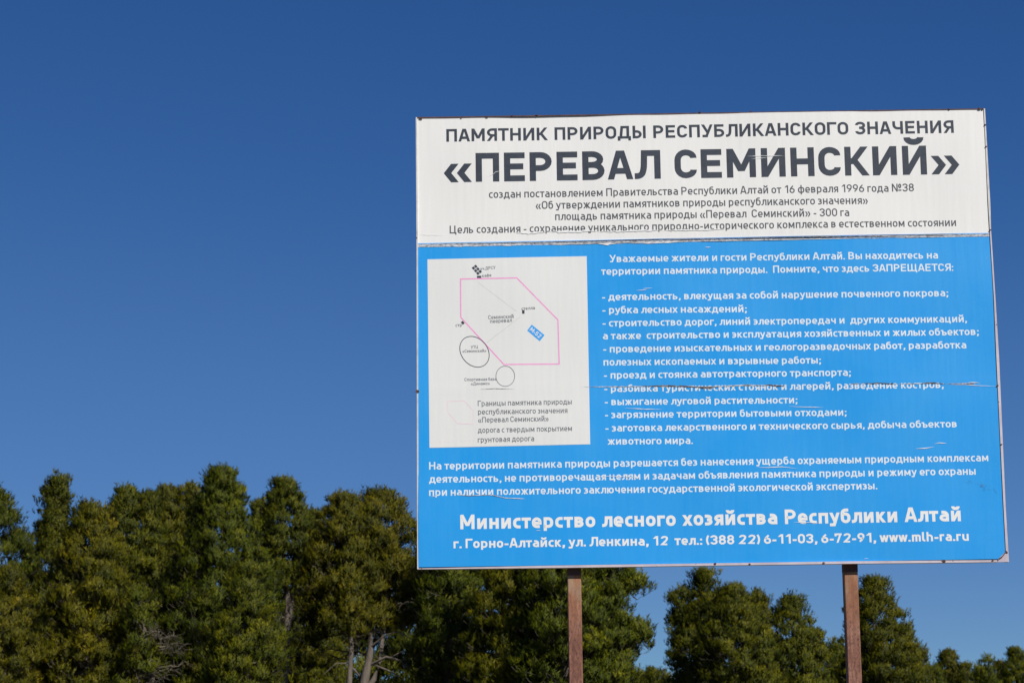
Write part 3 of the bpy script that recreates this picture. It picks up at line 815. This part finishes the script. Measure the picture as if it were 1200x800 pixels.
for i, (x, z, r_) in enumerate(SPOTS):
    rr = random.Random(50 + i); n_ = 9
    pts = []
    for j in range(n_):
        a = math.tau * j / n_; q_ = r_ * rr.uniform(.5, 1.1)
        pts.append((x + q_ * math.cos(a) * 1.2, z + q_ * math.sin(a) * .8))
    V = [(a, -.0130, b) for a, b in pts]
    under(link_mesh('rust_spot', V + [(a, -.0098, b) for a, b in pts], [tuple(range(n_))] + [(j, (j + 1) % n_, (j + 1) % n_ + n_, j + n_)[::-1] for j in range(n_)], M['rust'], sign))
line = [SMUDGE[0], SMUDGE[1], SMUDGE[2], SMUDGE[3]]
V, F = sliver(line, .034, None, .0086, 99)
under(link_mesh('smudge', V, F, M['smudge'], lo))

# ------------------------------------------------------------------ trees
def unit(a): return a / np.maximum(1e-9, np.linalg.norm(a, axis=-1, keepdims=True))

def tubes(P, Rd, sides=4):
    """P (N,M,3) paths, Rd (N,M) radii -> verts, quads"""
    Nn, Mm, _ = P.shape
    T_ = np.gradient(P, axis=1); T_ = unit(T_)
    ref = np.where(np.abs(T_[..., 2:3]) > .9, np.array([1., 0, 0]), np.array([0, 0, 1.]))
    A = unit(np.cross(T_, ref)); B = np.cross(T_, A)
    ang = np.arange(sides) * math.tau / sides
    V = P[:, :, None] + (A[:, :, None] * np.cos(ang)[:, None] + B[:, :, None] * np.sin(ang)[:, None]) * Rd[:, :, None, None]
    idx = np.arange(Nn * Mm * sides).reshape(Nn, Mm, sides)
    a = idx[:, :-1]; b = idx[:, 1:]
    F = np.stack([a, np.roll(a, -1, 2), np.roll(b, -1, 2), b], -1).reshape(-1, 4)
    return V.reshape(-1, 3), F

def quad_mesh(name, parts, mat, parent=None):
    vs, fs, o_ = [], [], 0
    for V, F in parts:
        vs.append(V); fs.append(F + o_); o_ += len(V)
    V = np.concatenate(vs); F = np.concatenate(fs)
    me = bpy.data.meshes.new(name)
    me.vertices.add(len(V)); me.vertices.foreach_set('co', V.reshape(-1).astype(np.float32))
    me.loops.add(len(F) * 4); me.loops.foreach_set('vertex_index', F.reshape(-1).astype(np.int32))
    me.polygons.add(len(F)); me.polygons.foreach_set('loop_start', np.arange(0, len(F) * 4, 4, dtype=np.int32))
    me.polygons.foreach_set('use_smooth', np.ones(len(F), dtype=bool))
    me.materials.append(mat); me.update(calc_edges=True)
    o = bpy.data.objects.new(name, me); COL.objects.link(o)
    if parent is not None: o.parent = parent
    return o

def needles(base, axis, Ls, nn, nlen, nwid, rng, tint):
    """shoots: base (K,3), axis (K,3), length Ls (K,) -> triangles and tints"""
    K = len(base)
    t = rng.uniform(.08, 1.0, (K, nn, 1))
    rnd = unit(rng.normal(size=(K, nn, 3)))
    ax = axis[:, None, :]
    perp = unit(rnd - ax * (rnd * ax).sum(-1, keepdims=True))
    d = unit(ax * rng.uniform(.8, 2.0, (K, nn, 1)) + perp)
    p = base[:, None] + ax * Ls[:, None, None] * t
    ln = nlen * rng.uniform(.7, 1.2, (K, nn, 1))
    sd = unit(np.cross(d, unit(rng.normal(size=(K, nn, 3))))) * nwid / 2
    tri = np.stack([p - sd, p + sd, p + d * ln], 2)
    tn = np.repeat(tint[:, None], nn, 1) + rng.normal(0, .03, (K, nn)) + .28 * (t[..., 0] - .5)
    return tri.reshape(-1, 3, 3), np.clip(tn, 0, 1).reshape(-1)

def crown_parts(leaders, rng, q=1.0, sc=1.0, nn=12, back=.36):
    """limbs, clumps of upright shoots and twigs for each leader of a stone pine"""
    tris, tints, limbs, softs = [], [], [], []
    for (dx, zt, zb, rmax, a, dens) in leaders:
        zb = max(zb, 2.4) if zt > 5 else zb
        hgt = zt - zb
        ph = rng.uniform(0, math.tau, 8)
        def env(z, az):
            """radius of the crown at a height and a bearing: a dome with lobes, layers and lumps"""
            t = np.clip((z - zb) / hgt, 0, 1)
            u = np.clip((t - (1 - a)) / a, 0, 1)
            pr = np.maximum(0, 1 - u ** 1.75) ** .62 * (.80 + .20 * np.minimum(1, t / .35)) * (1.04 - .30 * t)
            pr = np.maximum(pr, .12)
            lob = 1 + .07 * np.sin(2 * az + z * .9 + ph[0]) + .05 * np.sin(3 * az - z * 1.7 + ph[1]) \
                + .05 * np.sin(z * 3.1 / sc + ph[2] + az) + .05 * np.sin(7 * az + ph[3] + z * 2.3 / sc) * np.sin(z * 4.7 / sc + ph[4] + 2 * az)
            return rmax * pr * lob * 1.06
        n = int(hgt * 5.5 * min(1.4, max(.6, rmax / 2.)) * min(1, dens) / sc) + 5
        z = zb + hgt * rng.uniform(.02, .97, n)
        t = (z - zb) / hgt
        az = rng.uniform(0, math.tau, n)
        Lr = np.maximum(.22 * sc, env(z, az) * rng.uniform(.8, .98, n))
        rise = Lr * (.05 + .15 * rng.uniform(0, 1, n) + .8 * t ** 1.6)
        rad = np.stack([np.cos(az), np.sin(az), np.zeros(n)], -1)
        s = np.linspace(0, 1, 5)[None, :, None]
        base = np.stack([np.full(n, dx), np.zeros(n), z - rise], -1)
        wob = rng.normal(0, .05, (n, 5, 3)) * Lr[:, None, None] * s
        P = base[:, None] + rad[:, None] * Lr[:, None, None] * s + np.array([0, 0, 1.]) * (rise[:, None, None] * s ** 1.5 - .12 * Lr[:, None, None] * np.sin(s * math.pi)) + wob
        P[..., 2] = np.maximum(P[..., 2], .15)
        limbs.append(tubes(P, (.018 + .016 * Lr)[:, None] * np.array([1, .8, .6, .4, .2])[None], 4))
        # clumps carried by the limbs
        nc = np.maximum(1, (Lr / sc * 1.5).astype(int))
        ii = np.repeat(np.arange(n), nc); K = len(ii)
        sp = rng.uniform(.35, 1, K)
        f = np.clip(sp * 4, 0, 3.999); i0 = f.astype(int); fr = (f - i0)[:, None]
        c1 = P[ii, i0] * (1 - fr) + P[ii, i0 + 1] * fr + rng.normal(0, .12, (K, 3)) * sc
        # clumps closing the outside of the crown
        zz = np.linspace(zb, zt, 60)
        wgt = env(zz, 0) + .30 * rmax + .5 * rmax * np.exp(-((zt - zz) / (.18 * hgt)) ** 2); cum = np.cumsum(wgt); cum /= cum[-1]
        area = 2 * math.pi * float(np.mean(env(zz, 0))) * hgt
        # boughs: domed plates of foliage, each made of several clumps, dark gaps between them
        mb = int(area / (1.25 * sc) ** 2 * 1.75 * dens * q) + 5
        zb_ = np.interp((np.arange(mb) + rng.uniform(0, 1.5, mb)) / (mb + .5), cum, zz)
        azb = (np.arange(mb) * 2.39996 + rng.normal(0, .35, mb) + ph[5]) % math.tau
        keep = (np.sin(azb) < .25) | (rng.uniform(0, 1, mb) < back)
        zb_, azb = zb_[keep], azb[keep]; mb = len(zb_)
        rfb = 1.04 - np.abs(rng.normal(0, .15, mb))
        rb_ = np.maximum(.05, env(zb_, azb) * rfb - .40 * sc)
        rdb = np.stack([np.cos(azb), np.sin(azb), np.zeros(mb)], -1)
        cb_ = np.stack([dx + rb_ * rdb[:, 0], rb_ * rdb[:, 1], zb_ - .30 * sc], -1)
        per = rng.integers(8, 12, mb)
        bi = np.repeat(np.arange(mb), per); m = len(bi)
        off = rng.normal(0, .34, (m, 3)) * sc
        rr2 = np.hypot(off[:, 0], off[:, 1]) / (.5 * sc)
        off[:, 2] = off[:, 2] * .28 + .18 * sc - .24 * sc * rr2
        c2 = cb_[bi] + off
        c2[:, 2] = np.minimum(c2[:, 2], zt - .50 * sc)
        rd2 = unit(rdb[bi] + off * .9 / sc); rf = rfb[bi]
        c = np.concatenate([c1, c2]); radc = np.concatenate([rad[ii], rd2])
        depth = np.concatenate([sp, rf])
        tc = np.clip((c[:, 2] - zb) / hgt, 0, 1)
        inner = c - radc * (.35 * sc) - np.array([0, 0, .28 * sc])
        limbs.append(tubes(np.stack([inner, (inner + c) / 2 - np.array([0, 0, .04]), c], 1), np.full((len(c), 3), .012 * sc), 3))
        K = len(c)
        ns = rng.integers(7, 12, K)
        jj = np.repeat(np.arange(K), ns); Q = len(jj)
        up_ = np.array([0, 0, 1.])
        od = unit(rng.normal(size=(Q, 3)) * np.array([1, 1, .75]) + np.array([0, 0, .45]))
        csz = rng.uniform(.7, 1.35, K)[jj] * sc
        b = c[jj] + od * (csz * rng.uniform(.03, .26, Q))[:, None]
        ax = unit(od * .6 + radc[jj] * .2 + up_ * rng.uniform(1.0, 1.8, (Q, 1)) + rng.normal(0, .12, (Q, 3)))
        Ls = rng.uniform(.22, .46, Q) * csz
        ct = rng.normal(0, .12, K)
        bt = rng.normal(0, .07, mb)
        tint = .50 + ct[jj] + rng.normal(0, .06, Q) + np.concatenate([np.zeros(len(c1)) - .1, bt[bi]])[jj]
        tr, tn = needles(b, ax, Ls, nn, .21 * sc, .039 * sc, rng, tint)
        lump = np.concatenate([np.zeros((len(c1), 3)), off / (.5 * sc)])[jj]
        sn = unit(od * .55 + radc[jj] * .45 + lump * .35 + up_ * .30)
        tris.append(tr); tints.append(tn); softs.append(np.repeat(sn, nn, axis=0))
    return np.concatenate(tris), (np.concatenate(tints), np.concatenate(softs)), limbs

def trunk_tube(path, r0, r1, sides=9):
    P = np.array(path, float)[None]
    m = P.shape[1]
    return tubes(P, np.linspace(r0, r1, m)[None], sides)

def bare_branches(rng, zs, reach, dx=0., n=30):
    z = rng.uniform(zs[0], zs[1], n); az = rng.uniform(0, math.tau, n)
    L_ = reach * rng.uniform(.35, 1, n); rad = np.stack([np.cos(az), np.sin(az), np.zeros(n)], -1)
    s = np.linspace(0, 1, 6)[None, :, None]
    P = np.stack([np.full(n, dx), np.zeros(n), z], -1)[:, None] + rad[:, None] * L_[:, None, None] * s \
        + np.array([0, 0, 1.]) * (rng.uniform(-.25, .3, n) * L_)[:, None, None] * s ** 1.4 + rng.normal(0, .06, (n, 6, 3)) * L_[:, None, None] * s
    P[..., 2] = np.maximum(P[..., 2], .2)
    out = [tubes(P, (.03 + .012 * L_)[:, None] * np.array([1, .85, .7, .5, .35, .15])[None], 4)]
    # twigs
    m = n * 16; ii = rng.integers(0, n, m); kk = rng.integers(1, 6, m)
    b = P[ii, kk]; d = unit(rad[ii] * .6 + rng.normal(0, .6, (m, 3))); tl = rng.uniform(.25, .8, m)[:, None]
    TP = np.stack([b, b + d * tl * .5 + rng.normal(0, .04, (m, 3)), b + d * tl + rng.normal(0, .08, (m, 3))], 1)
    out.append(tubes(TP, np.tile(np.array([.016, .012, .005]), (m, 1)), 3))
    return out

LABELS = {
 'leftmost': 'dark pine cut by the left edge, its rounded head above an open gap',
 'left_low': 'low olive pine at the left edge, below the dark pine there',
 'narrow': 'pine with a narrow finger shaped top sticking up near the left edge',
 'broad_left': 'broad pale olive pine in front, right of the finger topped pine',
 'second': 'pine with small twin humps on its head left of the tallest dome',
 'third': 'flat topped pine tucked against the left flank of the tallest dome',
 'gap': 'pine low behind the dip between the round head and the pines beside the board',
 'dome': 'tallest pine of the left group, a broad dense dome reaching highest',
 'lollipop': 'pine with one round head, first to the right of the tallest dome',
 'twin_l': 'pine left of the one touching the board, with a thin straight pale trunk',
 'twin_r': 'round headed pine just left of the board, pale forked trunk and bare dead limbs below',
 'low_front': 'lower bright green pine in front, below and right of the tallest dome',
 'twiggy': 'thin low pine showing a tangle of bare grey twigs, below the left humps',
 'beh1': 'dark pine under the lower left corner of the board',
 'beh2': 'yellowish green pine under the board, left of the left post',
 'beh3': 'big pine behind the left post with ragged tufts sticking out to its right',
 'r_left': 'open pine with a leaning ragged head, leftmost of the trees between the two posts',
 'r_mid': 'full pine in the middle of the clump between the posts',
 'r_back': 'pine with a small rounded head peeping out behind the clump between the posts',
 'r_right': 'pine at the right end of the clump, sloping down towards the right post',
 'r_post': 'tall dense pine standing alone just behind the right post',
}
TRUNK_VIS = {}
ntri = 0
for idx, (key, TX, TY, leaders) in enumerate(TREES):
    rng = np.random.default_rng(100 + idx)
    t = empty('pine_tree', (TX, TY, 0))
    tag(t, LABELS[key], 'tree', 'pines behind the billboard')
    tri, tint, limbs = crown_parts(leaders, rng, 1.0, {'dome': .92, 'broad_left': .95, 'beh2': 1.08, 'low_front': .9}.get(key, 1.0))
    tb = {'dome': -.02, 'leftmost': -.1, 'broad_left': .10, 'low_front': .06, 'twin_l': .03, 'lollipop': -.02, 'twiggy': .03, 'beh1': -.04, 'beh2': .10, 'beh3': .02}.get(key, 0)
    tint, soft = tint
    tint = np.clip(tint + tb, 0, 1)
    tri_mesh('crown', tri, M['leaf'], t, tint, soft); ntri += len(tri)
    quad_mesh('branch', limbs, M['twig'], t)['kind'] = 'stuff'
    zt = max(l[1] for l in leaders); ldx = leaders[0][0]
    parts = []
    hh = zt * .96
    if key == 'twin_r':
        parts.append(trunk_tube([(-.60, -2.6, -.3), (-.45, -2.7, 2.4), (-.12, -2.8, 3.9), (.10, -2.7, 5.2), (.15, -2.2, 6.6), (.3, -.7, 9), (ldx, 0, hh)], .32, .05))
        parts.append(trunk_tube([(-.42, -2.7, 2.6), (.34, -2.8, 3.8), (.66, -2.7, 4.8), (.80, -1.6, 7), (1.1, 0, 10.5)], .17, .05))
    elif key == 'twin_l':
        parts.append(trunk_tube([(0, -1., -.3), (-.05, -1.2, 3), (.1, -1.2, 5.5), (-.2, -.3, 8.5), (ldx, 0, hh)], .18, .05))
    elif key == 'lollipop':
        parts.append(trunk_tube([(-.1, 0, -.3), (0, 0, 4), (.2, 0, 8), (-.15, 0, 11.5), (ldx, 0, hh)], .28, .06))
        parts.append(trunk_tube([(.1, .2, 6), (.45, .2, 9), (.55, .1, 12.5)], .15, .05))
    else:
        parts.append(trunk_tube([(0, 0, -.3), (rng.normal(0, .1), 0, zt * .3), (ldx * .5 + rng.normal(0, .1), 0, zt * .6), (ldx, 0, hh)], .27, .04))
    for l in leaders[1:]:
        if l[3] > 1.:
            parts.append(trunk_tube([(0, 0, max(.5, l[2] * .5)), (l[0] * .7, 0, l[2] + .25 * (l[1] - l[2])), (l[0], 0, l[1] - .3)], .14, .03))
        else:
            parts.append(trunk_tube([(leaders[0][0] * .5, 0, l[2] - 1.2), (l[0] * .6, 0, l[2] - .4), (l[0], 0, (l[1] + l[2]) / 2)], .09, .03))
    quad_mesh('trunk', parts, M['bark'], t)
    bb = {'twiggy': (1.5, 6.2, 1.5, 22), 'twin_r': (5.5, 8.6, 2.0, 22), 'twin_l': (4.5, 8.5, 2.0, 20), 'lollipop': (3, 9.4, 1.6, 26),
          'broad_left': (3, 7, 2.2, 24), 'leftmost': (5, 8.5, 2, 20), 'second': (3.5, 9, 1.9, 46), 'beh1': (3, 8.5, 2.3, 26), 'r_mid': (2.5, 6, 1.9, 18), 'narrow': (3, 10, 1.5, 24)}.get(key)
    if bb:
        o = quad_mesh('bare_branch', bare_branches(rng, bb[:2], bb[2], n=bb[3]), M['twig'], t); o['kind'] = 'stuff'
    if key == 'twin_r':   # the big dead limbs reaching right and left of the fork
        for pth, r0 in (([(.1, -2.75, 4.5), (1.0, -3.15, 4.9), (1.75, -3.35, 4.7), (2.5, -3.55, 3.9), (3.3, -3.65, 3.0)], .085),
                        ([(.1, -2.75, 4.6), (1.1, -3.05, 4.2), (1.8, -3.25, 3.8), (2.3, -3.25, 3.0)], .065),
                        ([(.1, -2.65, 5.4), (.9, -3.05, 6.0), (1.6, -3.35, 6.2), (2.5, -3.45, 5.7)], .055),
                        ([(-.3, -2.55, 3.8), (-1.0, -3.05, 4.6), (-1.6, -3.25, 4.6), (-2.3, -3.25, 4.0)], .055),
                        ([(1.2, -3.20, 4.85), (1.9, -3.45, 5.2), (2.8, -3.55, 4.7)], .045)):
            quad_mesh('bare_limb', [trunk_tube(pth, r0, .015, 6)], M['bark'], t)

# lower, farther pines along the horizon
FARL = ['far rounded pine seen just left of the right post', 'tiny far spire of a tree left of the right post', 'far round pine right of the pine behind the right post',
 'far flat domed pine with a pale gap at its left', 'far low pine on the slope right of the flat domed one', 'thin dark spire standing above the far treeline at the right',
 'far wide dome at the right edge of the photo', 'far pine crossed by the right edge of the photo', 'low far pine close against the foot of the pine behind the right post', 'low far pine below the flat domed pine',
 'low far pine left of the thin dark spire', 'low far pine right of the thin dark spire', 'highest of the low far pines seen right of the left post', 'low far pine touching the clump between the posts', 'low far pine touching the big pine behind the left post']
for i, (X, Y_, zt, rr_) in enumerate(FAR):
    rng = np.random.default_rng(300 + i)
    t = empty('spruce_tree' if i in (1, 5) else 'pine_tree', (X, Y_, 0))
    tag(t, FARL[i], 'tree', 'far pines on the horizon')
    tri, tint, limbs = crown_parts([(0, zt, 1.2, rr_, .95 if i in (1, 5) else .5, 1.5)], rng, .9, 1.45, 10, .2)
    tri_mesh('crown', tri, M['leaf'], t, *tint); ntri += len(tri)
    quad_mesh('trunk', [trunk_tube([(0, 0, -.3), (0, 0, zt * .5), (0, 0, zt * .95)], .25, .04)] , M['bark'], t)

# the wood that closes the view behind the nearer trees
rng = np.random.default_rng(9)
T_, Q_, S_ = [], [], []
fz = []
x = -44.
while x < 3.5:
    h_ = rng.uniform(11, 13.2); y_ = rng.uniform(122, 142)
    fz.append((x, y_, h_, rng.uniform(2.2, 3.2))); x += rng.uniform(2.4, 3.6)
x = 8.
while x < 84:
    fz.append((x, rng.uniform(300, 340), rng.uniform(7.5, 8.8), rng.uniform(3, 4.2))); x += rng.uniform(3.5, 5.5)
for (x, y_, h_, r_) in fz:
    far = y_ > 200
    tri, tint, limbs = crown_parts([(0, h_, .8, r_, .6, .8)], rng, .8 if not far else .7, 1.9 if not far else 2.6, 9, .1)
    tri = tri + np.array([x, y_, 0.]); T_.append(tri); Q_.append(np.clip(tint[0] - .05, 0, 1)); S_.append(tint[1])
o = tri_mesh('distant_wood', np.concatenate(T_), M['leaf'], None, np.concatenate(Q_), np.concatenate(S_)); ntri += len(o.data.polygons)
tag(o, 'dense dark wood filling the gaps low behind the nearer pines', 'wood', kind='stuff')
open('/tmp/ntri', 'w').write(str(ntri))
